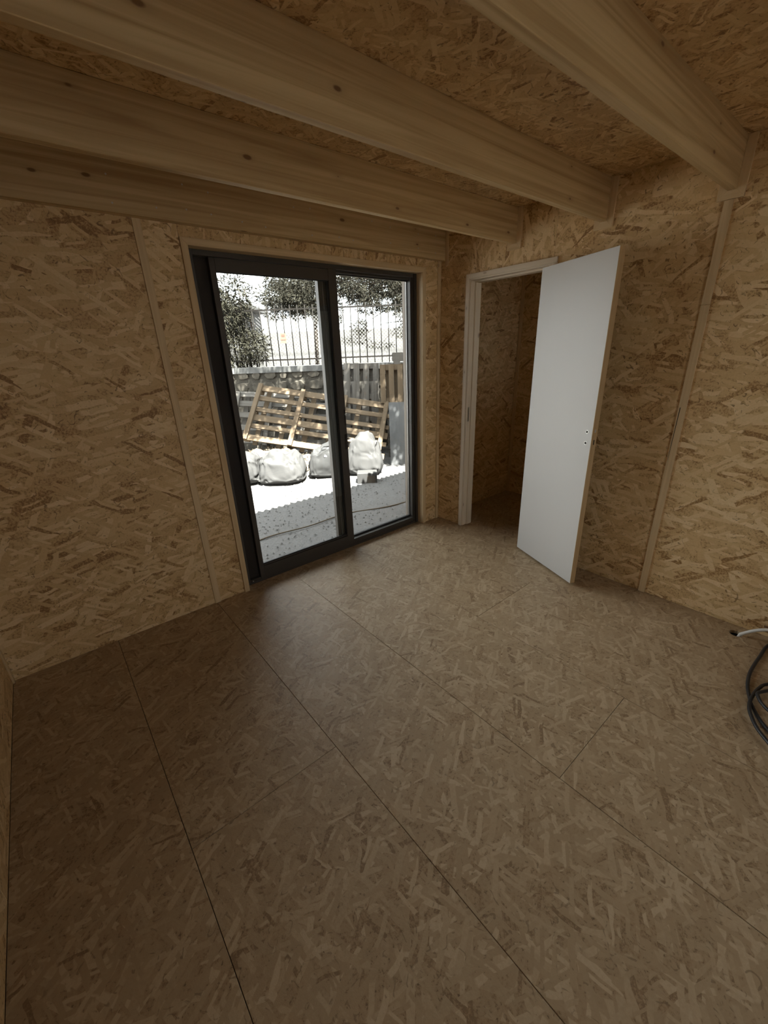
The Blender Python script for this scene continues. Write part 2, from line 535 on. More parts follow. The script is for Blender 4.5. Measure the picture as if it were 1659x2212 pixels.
# ---- door wall (plane x = 0)
DY0, DY1, DZ = -0.297, -0.990, 2.090        # rough opening
WT = 0.105
mb = MB()
mb.box(OSB, WT - OSB, DY0, 0, 0, ZC); mb.box(OSB, WT - OSB, YF - 0.1, DY1, 0, ZC); mb.box(OSB, WT - OSB, DY1, DY0, DZ, ZC)
wall_right = mb.build('wall_right', M['core'])
tag(wall_right, 'strand board partition with the open doorway', 'wall', kind='structure')
for (y0, y1, z0) in ((DY0, 0, 0.001), (DY1 + G, DY0 - G, DZ), (-1.880 + G, DY1, 0.001), (-3.130 + G, -1.880 - G, 0.001), (YF, -3.130 - G, 0.001)):
    panel(B(0, OSB, y0, y1, z0, ZC), wall_right)
for (y0, y1, z0) in ((DY0, 0, 0.001), (DY1 + G, DY0 - G, DZ), (-2.1, DY1, 0.001)):
    panel(B(WT - OSB, WT, y0, y1, z0, ZC), wall_right)

# ---- left wall, wall behind the camera
wall_left = B(XL - 0.1, XL - OSB, YF - 0.1, 0, -0.12, ZC).build('wall_left', M['core'])
tag(wall_left, 'strand board wall at the edge of the view', 'wall', kind='structure')
for y0, y1 in ((-1.25, 0), (-2.5, -1.25), (-3.75, -2.5), (YF, -3.75)):
    panel(B(XL - OSB, XL, y0 + G, y1 - G, 0.001, ZC), wall_left)
RX0, RX1, RZ0, RZ1 = -2.15, -1.25, 0.50, 2.10           # unseen window added behind the viewpoint for fill daylight
mb = MB()
for x0, x1, z0, z1 in ((XL, RX0, -0.12, ZC), (RX1, 0, -0.12, ZC), (RX0, RX1, RZ1, ZC), (RX0, RX1, -0.12, RZ0)):
    mb.box(x0, x1, YF - 0.1, YF - OSB, z0, z1)
wall_front = mb.build('wall_front', M['core'])
tag(wall_front, 'strand board wall facing the glazed sliding door', 'wall', kind='structure')
for x0, x1, z0, z1 in ((XL, RX0, 0.001, ZC), (RX0, RX1, RZ1, ZC), (RX0, RX1, 0.001, RZ0), (RX1, 0, 0.001, ZC)):
    panel(B(x0 + G, x1 - G, YF - OSB, YF, z0, z1), wall_front)
win2 = thing('added_window_2', (-1.70, YF - 0.05, RZ0), 'plain unseen window added behind the viewpoint for fill daylight, facing the sliding door', 'window', kind='structure')
fm = MB()
for x0, x1, z0, z1 in ((RX0, RX0 + 0.05, RZ0, RZ1), (RX1 - 0.05, RX1, RZ0, RZ1), (RX0, RX1, RZ1 - 0.05, RZ1), (RX0, RX1, RZ0, RZ0 + 0.05)):
    fm.box(x0, x1, YF - 0.08, YF - 0.02, z0, z1)
fm.build('frame', M['alu'], win2)
B(RX0 + 0.05, RX1 - 0.05, YF - 0.052, YF - 0.048, RZ0 + 0.05, RZ1 - 0.05).build('glass_pane', M['glass'], win2)

# ---- small room behind the doorway
CX = 1.165
closet = B(CX + OSB, CX + 0.10, -2.1, 0.0, -0.12, ZC).build('wall_closet_back', M['core'])
tag(closet, 'dark strand board back wall of the small room behind the doorway', 'wall', kind='structure')
panel(B(CX, CX + OSB, -0.62, -G, 0.001, ZC), closet)
panel(B(CX, CX + OSB, -2.1, -0.62 - 2 * G, 0.001, ZC), closet)
closet_side = B(WT, CX, 0.0 + OSB - 0.0, OSB + 0.001, 0.001, ZC).build('wall_closet_side', M['core'])
tag(closet_side, 'strand board side wall just inside the doorway', 'wall', kind='structure')
panel(B(WT + 0.001, CX - 0.001, 0.0, OSB, 0.001, ZC), closet_side)
mb = MB()
for x0, x1, z0, z1 in ((WT, 0.40, -0.12, ZC), (0.90, CX + 0.1, -0.12, ZC), (0.40, 0.90, -0.12, 1.50), (0.40, 0.90, 1.95, ZC)):
    mb.box(x0, x1, -2.2, -2.1, z0, z1)
closet_front = mb.build('wall_closet_front', M['core'])
tag(closet_front, 'end wall of the small room, hidden by the open door', 'wall', kind='structure')
for x0, x1, z0, z1 in ((WT, 0.40, 0.001, ZC), (0.90, CX, 0.001, ZC), (0.40, 0.90, 0.001, 1.50), (0.40, 0.90, 1.95, ZC)):
    panel(B(x0, x1, -2.1, -2.1 + OSB, z0, z1), closet_front)
win3 = thing('added_window_3', (0.65, -2.15, 1.5), 'small unseen window added to brighten the side room, hidden by the open door', 'window', kind='structure')  # added opening, out of view; its daylight lifts the dark side room
fm = MB()
for x0, x1, z0, z1 in ((0.40, 0.44, 1.50, 1.95), (0.86, 0.90, 1.50, 1.95), (0.40, 0.90, 1.50, 1.54), (0.40, 0.90, 1.91, 1.95)):
    fm.box(x0, x1, -2.18, -2.12, z0, z1)
fm.build('frame', M['alu'], win3)
B(0.44, 0.86, -2.152, -2.148, 1.54, 1.91).build('glass_pane', M['glass'], win3)

# ---- ceiling and roof
ceiling = B(XL - 0.1, CX + 0.1, YF - 0.1, YO, ZC + OSB, ZC + 0.10).build('ceiling', M['core'])
tag(ceiling, 'strand board ceiling between the exposed beams', 'ceiling', kind='structure')
for (x0, x1) in ((XL - 0.1, -1.35), (-1.35, CX + 0.1)):
    for (y0, y1) in ((-1.28, 0.16), (-2.53, -1.28), (-3.78, -2.53), (YF - 0.1, -3.78)):
        panel(B(x0 + G, x1 - G, y0 + G, y1 - G, ZC, ZC + OSB), ceiling, 'osb_ceiling')

def corrugated():
    verts, faces = [], []
    x, n = XL - 0.6, 0
    p = 0.086
    xs = []
    while x < 3.2:
        xs.append(x); x += p / 8
    for i, x in enumerate(xs):
        z = 0.055 * math.cos(2 * math.pi * x / p)
        for (y, zz) in ((0.42, 2.70), (YF - 0.5, 3.15)):
            verts.append((x, y, zz + z)); verts.append((x, y, zz + z + 0.004))
    for i in range(len(xs) - 1):
        a, b_ = i * 4, (i + 1) * 4
        faces += [(a, b_, b_ + 2, a + 2), (a + 1, a + 3, b_ + 3, b_ + 1), (a, a + 1, b_ + 1, b_)]
    return verts, faces
v_, f_ = corrugated()
roof = raw_mesh('roof', v_, f_, M['roofing'], origin=(-1, -2, 2.7))
tag(roof, 'corrugated roof sheet over the cabin, its rippled eave shading the ground', 'roof', kind='structure')

# ------------------------------------------------------------------ beams
ZB = 2.238
BT = 0.036
names = [(-0.700, 'thin pine ceiling beam nearest the window wall beam, with pale underside'),
         (-1.302, 'middle pine ceiling beam of the three free-spanning ones'),
         (-1.901, 'pine ceiling beam above the batten on the door wall'),
         (-2.500, 'pine ceiling beam overhead behind the batten beam'),
         (-3.100, 'pine ceiling beam over the back of the room'),
         (-3.700, 'pine ceiling beam beside the wall facing the window')]
beam_ys = [n[0] for n in names]
for y, lab in names:
    o = B(XL, 0.0, y, y + BT, ZB, ZC).build('ceiling_beam', M['pine'], bevel=0.002)
    tag(o, lab, 'beam', 'exposed ceiling beams')
ledger = thing('ceiling_beam', (-1.6, -0.024, ZB), 'pine beam fixed flat along the top of the window wall', 'beam', 'exposed ceiling beams')
B(XL, 0.0, -0.048, 0, ZB, ZC).build('timber', M['pine'], ledger, bevel=0.002)
for k in range(16):
    x = -2.45 + 0.155 * k + random.uniform(-0.03, 0.03)
    for z in (2.285 + random.uniform(-0.015, 0.015), 2.395 + random.uniform(-0.015, 0.015)):
        if random.random() < 0.45: continue
        MB().tube([(x, -0.0478, z), (x, -0.0495, z)], 0.0042, 8).build('screw', M['steel'], ledger)

# mitred strips around each beam end on the door wall
TW, TT = 0.036, 0.011
def beam_trim(idx, y, first=False):
    yn, yf = y, y + BT
    t = thing('trim_%d' % idx, (-TT, yn - TW / 2, ZB - TW), 'mitred pine strips framing the end of the %s' % {
        0: 'beam along the window wall', -0.700: 'first free beam from the window wall', -1.302: 'middle ceiling beam', -1.901: 'beam above the door wall batten'}.get(y, 'beam overhead at y %.1f' % y), 'trim', 'beam end trims', 'structure')
    if first:
        B(-TT, 0, -0.048 - 0.030, -0.048, 2.200, ZC).build('trim_strip', M['pine_trim'], t, bevel=0.001)
        return
    e = Vector((TT, 0, 0))
    MB().prism([(-TT, yn, ZB), (-TT, yn - TW, ZB - TW), (-TT, yn - TW, ZC), (-TT, yn, ZC)], e).build('trim_strip', M['pine_trim'], t, bevel=0.0008)
    MB().prism([(-TT, yf, ZB), (-TT, yf + TW, ZB - TW), (-TT, yf + TW, ZC), (-TT, yf, ZC)], e).build('trim_strip', M['pine_trim'], t, bevel=0.0008)
    MB().prism([(-TT, yn, ZB), (-TT, yf, ZB), (-TT, yf + TW, ZB - TW), (-TT, yn - TW, ZB - TW)], e).build('trim_strip', M['pine_trim'], t, bevel=0.0008)
beam_trim(1, 0, True)
for i, y in enumerate(beam_ys[:3]):
    beam_trim(2 + i, y)

# battens over the board joints
def batten(idx, mbx, label):
    o = mbx.build('trim_%d' % idx, M['pine_trim'], bevel=0.0012)
    tag(o, label, 'batten', 'joint battens', 'structure')
batten(5, B(-2.236, -2.197, -0.009, 0, 0.001, ZB), 'pine batten on the window wall, beside the casing of the sliding door')
batten(6, MB().prism([(-0.046, -0.009, 0.001), (-0.046, 0, 0.001), (-0.014, 0, 0.001), (-0.014, -0.009, 0.001)], (0, 0, ZB - 0.001)), 'narrow pine batten in the corner beside the sliding door')
t7 = thing('trim_7', (-0.005, -1.880, 0), 'two-piece pine batten with a split on the door wall, right of the white door', 'batten', 'joint battens', 'structure')
B(-0.010, 0, -1.900, -1.861, 0.001, 1.745).build('batten_strip', M['pine_trim'], t7, bevel=0.0012)
B(-0.010, 0, -1.900, -1.861, 1.748, ZB - TW - 0.001).build('batten_strip', M['pine_trim'], t7, bevel=0.0012)
MB().prism([(-0.0103, -1.873, 1.22), (-0.0103, -1.869, 1.22), (-0.0103, -1.865, 0.93), (-0.0103, -1.8665, 0.90)], (0.0006, 0, 0)).build('split', M['dark_hole'], t7)
batten(8, B(CX - 0.009, CX, -0.040, -0.004, 0.001, ZC), 'pine batten in the dark corner of the small room')
batten(9, B(XL, XL + 0.009, -0.030, -0.001, 0.001, ZB), 'pine batten in the corner at the edge of the view')

# ------------------------------------------------------------------ sliding window door
win = thing('window_1', (-1.107, 0.09, 0), 'anthracite two-leaf sliding glass door set in a pine casing', 'sliding door', kind='structure')
CW = 0.036
ci0, ci1, ciz = WX0 + CW, WX1 - CW, WZ - CW          # inner edges of casing
yc0, yc1 = -0.014, 0.060
MB().prism([(WX0, yc0, 0.001), (ci0, yc0, 0.001), (ci0, yc0, ciz), (WX0, yc0, WZ)], (0, yc1 - yc0, 0)).build('casing', M['pine_trim'], win, bevel=0.0012)
MB().prism([(ci1, yc0, 0.001), (WX1, yc0, 0.001), (WX1, yc0, WZ), (ci1, yc0, ciz)], (0, yc1 - yc0, 0)).build('casing', M['pine_trim'], win, bevel=0.0012)
MB().prism([(WX0, yc0, WZ), (ci0, yc0, ciz), (ci1, yc0, ciz), (WX1, yc0, WZ)], (0, yc1 - yc0, 0)).build('casing', M['pine_trim'], win, bevel=0.0012)

fx0, fx1, fz1 = WX0 + 0.004, WX1 - 0.004, WZ - 0.004
fy0, fy1 = 0.060, 0.165
fr = MB()
L1 = 1.962 * -1                                          # frame lip seen beside the casing
fr.box(fx0, -1.950, fy0, fy1, 0.0, fz1)                   # left jamb lip
fr.box(-1.950, -1.90, 0.105, fy1, 0.0, fz1)               # recessed pocket of the jamb
fr.box(-0.262, fx1, fy0 + 0.018, fy1, 0.0, fz1)           # right jamb
fr.box(-0.248, fx1, fy0, fy0 + 0.018, 0.0, fz1)
fr.box(-1.950, -0.262, fy0, fy1, 2.118, fz1)              # head
fr.box(-1.950, -0.262, fy0 + 0.002, fy1, 0.0, 0.016)      # track
fr.box(fx0, fx1, fy0, fy1 + 0.03, -0.12, 0.0)               # threshold
fr.build('outer_frame', M['alu'], win, bevel=0.0015)
B(-1.950, -1.836, 0.1015, 0.109, 0.016, 2.118).build('jamb_pocket', M['alu_dark'], win)

# left leaf on the inner track
y0, y1 = 0.064, 0.100
sx0, sx1 = -1.866, -0.996
gl0, gl1, gz0, gz1 = -1.832, -1.062, 0.122, 2.048
sash = MB().box(sx0, gl0, y0, y1, 0.004, 2.116).build('sash_stile', M['alu'], win, bevel=0.0015)
st2 = MB().box(gl1, sx1, y0, y1, 0.004, 2.128).build('sash_stile', M['alu'], win, bevel=0.0015)
MB().box(gl0, gl1, y0, y1, gz1, 2.116).build('sash_rail', M['alu'], win, bevel=0.0015)
MB().box(-1.95, gl0, y0 + 0.004, y1, 0.004, 0.030).build('sash_rail', M['alu'], win, bevel=0.001)
br_ = MB().box(gl0, gl1, y0, y1, 0.004, gz0 - 0.012)
br_.box(gl0, gl1, y0 + 0.008, y1, gz0 - 0.012, gz0)
br_.build('sash_rail', M['alu'], win, bevel=0.0015)
pane = B(gl0, gl1, 0.086, 0.090, gz0, gz1).build('glass_pane', M['glass'], win)
bd = MB()
bd.box(gl0, gl1, y0 + 0.012, 0.086, gz0, gz0 + 0.006); bd.box(gl0, gl1, y0 + 0.012, 0.086, gz1 - 0.006, gz1)
bd.box(gl0, gl0 + 0.005, y0 + 0.012, 0.086, gz0, gz1); bd.box(gl1 - 0.005, gl1, y0 + 0.012, 0.086, gz0, gz1)
bd.build('gasket', M['gasket'], win)
# right leaf on the outer track
y2, y3 = 0.112, 0.150
g20, g21, g2z0, g2z1 = -1.030, -0.276, 0.058, 2.104
st3 = MB().box(-1.122, g20, y2, y3, 0.016, 2.118)
st3.box(-1.090, g20, y2 - 0.010, y2, 0.016, 2.118)
st3.build('sash_stile', M['alu'], win, bevel=0.0015)
MB().box(g21, -0.262, y2 - 0.03, y3, 0.016, 2.118).build('sash_stile', M['alu'], win, bevel=0.0015)
MB().box(g20, g21, y2 - 0.045, y3, 0.016, g2z0).build('sash_rail', M['alu'], win, bevel=0.0015)
MB().box(g20, g21, y2 - 0.02, y3, g2z1, 2.118).build('sash_rail', M['alu'], win, bevel=0.0015)
B(g20, g21, 0.132, 0.136, g2z0, g2z1).build('glass_pane', M['glass'], win)
sp = MB()
sp.box(g21 - 0.006, g21 - 0.003, 0.125, 0.132, g2z0, g2z1); sp.box(g20, g21, 0.125, 0.132, g2z1 - 0.010, g2z1 - 0.007)
sp.build('spacer', M['spacer'], win)
gk = MB()
gk.box(g21 - 0.003, g21, 0.118, 0.132, g2z0, g2z1); gk.box(g20, g21, 0.118, 0.132, g2z1 - 0.007, g2z1); gk.box(g20, g21, 0.112, 0.132, g2z0, g2z0 + 0.012)
gk.build('gasket', M['gasket'], win)
MB().box(-1.1215, -1.0905, y2 - 0.0012, y2 - 0.0002, 0.47, 1.86).box(-1.0895, -1.031, y2 - 0.0112, y2 - 0.0102, 0.47, 1.86).build('protective_film', M['film'], win, label='pale grey protective film on the outer stile')
# latch and key on the inner stile
la = B(-1.012, -1.002, y0 - 0.003, y0, 1.05, 1.17).build('latch_plate', M['alu_dark'], win)
MB().tube([(-1.006, y0 - 0.003, 1.135), (-1.006, y0 - 0.010, 1.135)], 0.006, 10).build('knob', M['steel'], la)
ky = B(-1.020, -0.998, y0 - 0.004, y0, 0.86, 0.98).build('lock_plate', M['alu_dark'], win)
k_ = MB().tube([(-1.000, y0 - 0.004, 0.945), (-1.000, y0 - 0.022, 0.945)], 0.008, 10)
k_.obox((-0.998, y0 - 0.026, 0.945), AX, (0.010, 0.006, 0.003))
k_.build('key', M['steel'], ky)
MB().tube([(-1.93, 0.064, 0.020), (-1.93, 0.0605, 0.020)], 0.005, 8).build('screw', M['steel'], win)
# outside wooden lining of the opening
B(-0.262, WX1 + 0.02, 0.165, 0.195, -0.02, WZ).build('outer_lining', M['lining'], win)
B(WX0 - 0.02, -1.955, 0.165, 0.195, -0.02, WZ).build('outer_lining', M['lining'], win)
B(-1.955, -0.262, 0.165, 0.195, 2.15, WZ).build('outer_lining', M['lining'], win)

# ------------------------------------------------------------------ door
door = thing('door_1', (0.0, -0.64, 0), 'white door leaf swung wide open on its pine frame', 'door', kind='structure')
cy0, cy1, cz = -0.272, -1.020, 2.108
xi = -0.013
def cas(pts):
    MB().prism(pts, (0.013, 0, 0)).build('casing', M['pine_pale'], door, bevel=0.001)
cas([(xi, cy0, 0.002), (xi, cy0 - 0.034, 0.002), (xi, cy0 - 0.034, cz - 0.034), (xi, cy0, cz)])
cas([(xi, cy0, cz), (xi, cy0 - 0.034, cz - 0.034), (xi, cy1 , cz - 0.034), (xi, cy1, cz)])
cas([(xi, cy1 + 0.034, 0.002), (xi, cy1, 0.002), (xi, cy1, cz - 0.036), (xi, cy1 + 0.034, cz - 0.036)])
# jamb and stop
jy0, jy1, jz = -0.318, -0.962, 2.064
B(-0.006, WT + 0.004, jy0, DY0, 0.006, jz).build('jamb', M['pine_pale'], door, bevel=0.001)
B(-0.006, WT + 0.004, DY1, jy1, 0.006, jz).build('jamb', M['pine_pale'], door, bevel=0.001)
B(-0.006, WT + 0.004, DY1, DY0, jz, DZ).build('jamb', M['pine_pale'], door, bevel=0.001)
B(0.044, WT + 0.004, jy0 - 0.012, jy0, 0.006, jz - 0.012).build('stop', M['pine_pale'], door, bevel=0.001)
B(0.044, WT + 0.004, jy1, jy1 + 0.012, 0.006, jz - 0.012).build('stop', M['pine_pale'], door, bevel=0.001)
B(0.044, WT + 0.004, jy1, jy0, jz - 0.012, jz).build('stop', M['pine_pale'], door, bevel=0.001)
B(0.012, 0.032, jy0 - 0.0012, jy0, 0.985, 1.105).build('strike_plate', M['steel'], door)
# leaf
H0 = Vector((-0.047, -0.941, 0.016)); H1 = Vector((-0.280, -1.520, 0.016))
ld = (H1 - H0).normalized(); LW = (H1 - H0).length
ln_ = Vector((-ld.y, ld.x, 0))                   # normal towards the wall
if ln_.x < 0: ln_ = -ln_
LZ = 2.050
lc = H0 + ld * (LW / 2) + ln_ * 0.019 + Vector((0, 0, (LZ - 0.016) / 2))
leaf = MB().obox(lc, (ld, ln_, AX[2]), (LW / 2 - 0.0006, 0.019, (LZ - 0.016) / 2)).build('door_leaf', M['white_door'], door, bevel=0.0008)
MB().obox(H1 + ln_ * 0.019 + Vector((0, 0, (LZ - 0.016) / 2)), (ld, ln_, AX[2]), (0.0008, 0.0188, (LZ - 0.016) / 2 - 0.0005)).build('edge_strip', M['door_edge'], leaf)
def on_edge(z0, z1, w, mat, nm, d=0.0015):
    c = H1 + ln_ * 0.019 + ld * d + Vector((0, 0, (z0 + z1) / 2 - 0.016))
    return MB().obox(c, (ld, ln_, AX[2]), (0.0006, w / 2, (z1 - z0) / 2)).build(nm, mat, leaf)
on_edge(0.955, 1.145, 0.020, M['door_edge'], 'lock_plate')
on_edge(1.072, 1.092, 0.011, M['steel'], 'latch', 0.0024)
on_edge(0.998, 1.028, 0.007, M['dark_hole'], 'bolt_slot', 0.0024)
for z in (1.072, 1.003):
    c = H1 - ld * 0.042 + Vector((0, 0, z - 0.016))
    h = MB().tube([c + ln_ * 0.0002, c - ln_ * 0.0012], 0.0105, 16).build('handle_hole', M['steel'], leaf)
    MB().tube([c - ln_ * 0.0010, c - ln_ * 0.0018], 0.0078, 16).build('bore', M['dark_hole'], h)
for z in (0.25, 1.05, 1.80):
    MB().tube([H0 + ln_ * 0.030 - ld * 0.010 + Vector((0, 0, z - 0.045)), H0 + ln_ * 0.030 - ld * 0.010 + Vector((0, 0, z + 0.045))], 0.007, 10).build('hinge', M['steel'], door)

# ------------------------------------------------------------------ conduit and cable on the floor
pts = []
for k in range(15):
    t = k / 14
    pts.append((-0.100 + 0.03 * t, -2.424 - 0.26 * max(0, t - 0.2), -0.06 + 0.155 * math.sin(min(1, t * 1.35) * math.pi * 0.5)))
o = MB().tube(pts, 0.0085, 10).build('conduit', M['conduit'])
tag(o, 'white conduit rising in an arc from the hole in the floor', 'conduit')
ctl = [(-.05, -2.80), (-.035, -2.64), (-.085, -2.555), (-.253, -2.539), (-.41, -2.533), (-.515, -2.542), (-.60, -2.562), (-.70, -2.60), (-.80, -2.68), (-.84, -2.80), (-.78, -2.93),
       (-.6, -3.02), (-.4, -3.0), (-.25, -2.9), (-.30, -2.72), (-.463, -2.609), (-.523, -2.587), (-.606, -2.577), (-.686, -2.578), (-.76, -2.597), (-.848, -2.645), (-.93, -2.74),
       (-.95, -2.88), (-.85, -3.0), (-.65, -3.03), (-.48, -2.93), (-.42, -2.75), (-.50, -2.65), (-.568, -2.603), (-.619, -2.591), (-.696, -2.648), (-.75, -2.8), (-.70, -2.95), (-.55, -3.05)]
def catmull(P, n=8):
    out = []
    for i in range(1, len(P) - 2):
        p0, p1, p2, p3 = (Vector(P[i + k]) for k in (-1, 0, 1, 2))
        for k in range(n):
            t = k / n
            out.append(0.5 * (2 * p1 + (p2 - p0) * t + (2 * p0 - 5 * p1 + 4 * p2 - p3) * t * t + (3 * p1 - p0 - 3 * p2 + p3) * t ** 3))
    return out
pts = catmull([(q[0], q[1], 0.0085 + 0.016 * min(1, max(0, (i - 12) / 8)) + 0.012 * min(1, max(0, (i - 25) / 4))) for i, q in enumerate(ctl)])
o = MB().tube(pts, 0.0075, 8).build('cable_coil', M['cable'])
tag(o, 'loose coil of black cable on the floor at the edge of the view', 'cable')
o = MB().tube([(-0.010, -2.505, 0.062), (-0.012, -2.54, 0.066), (-0.014, -2.62, 0.06)], 0.006, 8).build('cable_end', M['rust'])
tag(o, 'short brown cable end beside the white conduit', 'cable')

# ------------------------------------------------------------------ outdoors: (r, d, z) = metres right of / ahead of the viewpoint, height
FW = Vector((0.630, 0.777, 0)).normalized(); RT = Vector((FW.y, -FW.x, 0))
def O(r, d, z):
    return Vector((CAM.x, CAM.y, 0)) + RT * r + FW * d + Vector((0, 0, z))
GZ = -0.15
def ground_mesh():
    xs = np.arange(-14, 26.01, 0.25); ys = np.concatenate([np.arange(-24, 0.1, 1.0), np.arange(0.172, 6, 0.10), np.arange(6, 40, 1.0)])
    verts, faces = [], []
    for y in ys:
        for x in xs:
            h = 0.018 * noise.noise(Vector((x * 1.3, y * 1.3, 0))) + 0.010 * noise.noise(Vector((x * 6, y * 6, 3)))
            verts.append((x, y, GZ + h - (0.16 if (-4.5 < y < 0.1 and -3.6 < x < 1.5) else 0)))
    nx = len(xs)
    for j in range(len(ys) - 1):
        for i in range(nx - 1):
            a = j * nx + i
            faces.append((a, a + 1, a + nx + 1, a + nx))
    return verts, faces
v_, f_ = ground_mesh()
g = raw_mesh('ground', v_, f_, M['ground'], origin=(0, 4, GZ), smooth=True)
tag(g, 'grey gravel ground outside the sliding door', 'ground', kind='structure')
# loose pebbles
pv, pf = [], []
for k in range(2600):
    x, y = random.uniform(-2.2, 2.2), random.uniform(0.35, 4.2)
    if (x - CAM.x) * FW.x + (y - CAM.y) * FW.y > 7.7: continue
    s = random.uniform(0.006, 0.016)
    b = len(pv); z = GZ + 0.006
    a = random.uniform(0, 6.28)
    for (dx, dy, dz) in ((1, 0, 0), (0, 0.8, 0), (-1, 0, 0), (0, -0.8, 0), (0, 0, 0.8)):
        pv.append((x + s * (dx * math.cos(a) - dy * math.sin(a)), y + s * (dx * math.sin(a) + dy * math.cos(a)), z + s * dz))
    pf += [(b, b + 1, b + 4), (b + 1, b + 2, b + 4), (b + 2, b + 3, b + 4), (b + 3, b, b + 4)]
pe = raw_mesh('gravel', pv, pf, M['ground'], origin=(0, 2, GZ), kind='stuff')
tag(pe, 'loose grey pebbles scattered over the yard', 'gravel', kind='stuff')

# stone wall
WD = 8.0
sw = MB().obox(O(-0.2, WD + 0.16, 0.55), (RT, FW, AX[2]), (5.0, 0.15, 0.74)).build('stone_wall', M['mortar'])
tag(sw, 'low rubble stone garden wall behind the leaning pallets', 'wall', kind='structure')
MB().obox(O(-0.2, WD + 0.15, 1.335), (RT, FW, AX[2]), (5.0, 0.19, 0.05)).build('coping', M['concrete'], sw)
rs = random.Random(4)
z = 0.38
row = 0
while z < 1.24:
    hgt = rs.uniform(0.13, 0.22)
    r = -3.6 + rs.uniform(0, 0.1)
    while r < 0.9:
        w = rs.uniform(0.14, 0.38)
        n = rs.randint(6, 8)
        c = (r + w / 2, z + hgt / 2)
        ring, top = [], []
        dep = rs.uniform(0.008, 0.035)
        for k in range(n):
            a = 2 * math.pi * (k + rs.uniform(-0.25, 0.25)) / n
            sx, sz = math.cos(a), math.sin(a)
            q = 0.88 / max(abs(sx) ** 0.7, abs(sz) ** 0.7, 0.8)
            ring.append((c[0] + sx * w / 2 * q * 1.04, c[1] + sz * hgt / 2 * q * 1.04 + rs.uniform(-0.012, 0.012)))
            top.append((c[0] + sx * w / 2 * q * rs.uniform(0.72, 0.92), c[1] + sz * hgt / 2 * q * rs.uniform(0.72, 0.92)))
        vs = [O(a_, WD + 0.02, b_) for a_, b_ in ring] + [O(a_, WD - dep, b_) for a_, b_ in top]
        fs = [tuple(range(n, 2 * n))[::-1]] + [(k, n + k, n + (k + 1) % n, (k + 1) % n) for k in range(n)]
        raw_mesh('stone', [tuple(q) for q in vs], fs, M['stone'], sw, origin=O(c[0], WD, c[1]))
        r += w + rs.uniform(0.01, 0.03)
    z += hgt + rs.uniform(0.008, 0.02)
    row += 1

# iron fence on the wall
FD = WD + 0.14
fence = thing('iron_fence', O(-0.9, FD, 1.385), 'dark iron railing fence standing on the stone wall', 'fence')
r = -3.3
while r < 1.4:
    MB().tube([O(r, FD, 1.38), O(r, FD, 2.40)], 0.009, 6).build('bar', M['iron'], fence)
    r += 0.135
for z in (1.495, 2.335):
    MB().obox(O(-0.95, FD, z), (RT, FW, AX[2]), (2.4, 0.008, 0.013)).build('rail', M['iron'], fence)
mesh_f = MB()
for k in range(60):
    r0 = -2.4 + k * 0.065
    for s in (-1, 1):
        mesh_f.tube([O(r0, FD + 0.35, 1.40), O(r0 + s * 0.85, FD + 0.35, 2.25)], 0.0022, 3, cap=False)
cl = mesh_f.build('chain_link_fence', M['wire'], kind='stuff')
tag(cl, 'thin diamond wire netting behind the iron railing', 'netting', kind='stuff')
sgn = MB().obox(O(-1.71, FD - 0.03, 1.86), (RT, FW, AX[2]), (0.055, 0.003, 0.085)).build('sign_plate', M['sign'])
tag(sgn, 'small pale warning plate hanging on the iron railing', 'sign')
MB().obox(O(-1.71, FD - 0.034, 1.835), (RT, FW, AX[2]), (0.045, 0.001, 0.008)).build('print', M['sign_red'], sgn)
MB().obox(O(-1.71, FD - 0.034, 1.905), (RT, FW, AX[2]), (0.030, 0.001, 0.020)).build('print', M['sign_red'], sgn)

# house and white garden wall beyond the fence
hw = MB().obox(O(0, 13.2, 0.9), (RT, FW, AX[2]), (9.0, 0.12, 1.3)).build('garden_wall', M['white_wall'])
tag(hw, 'sunlit white rendered wall beyond the railing', 'wall', kind='structure')
hs = thing('house', O(-6.3, 15.6, GZ), 'pale house with a flat eave behind the shrub', 'building')
MB().obox(O(-6.3, 15.6, 1.35), (RT, FW, AX[2]), (2.0, 1.2, 1.65)).build('wall', M['white_wall'], hs)
MB().obox(O(-6.3, 15.5, 3.06), (RT, FW, AX[2]), (2.25, 1.45, 0.06)).build('roof', M['grey_roof'], hs)
pg = thing('pergola', O(-3.0, 14.0, GZ), 'white pergola with a sloping rail glimpsed between shrub and evergreen', 'pergola')
MB().beam(O(-3.5, 14.2, 3.12), O(-2.40, 13.8, 2.78), 0.06, 0.13).build('rail', M['white_wall'], pg)
for r_, d_, z_ in ((-3.42, 14.17, 3.05), (-2.48, 13.83, 2.75)):
    MB().obox(O(r_, d_, (z_ + GZ) / 2), (AX[2], RT, FW), ((z_ - GZ) / 2, 0.03, 0.03)).build('post', M['white_wall'], pg)

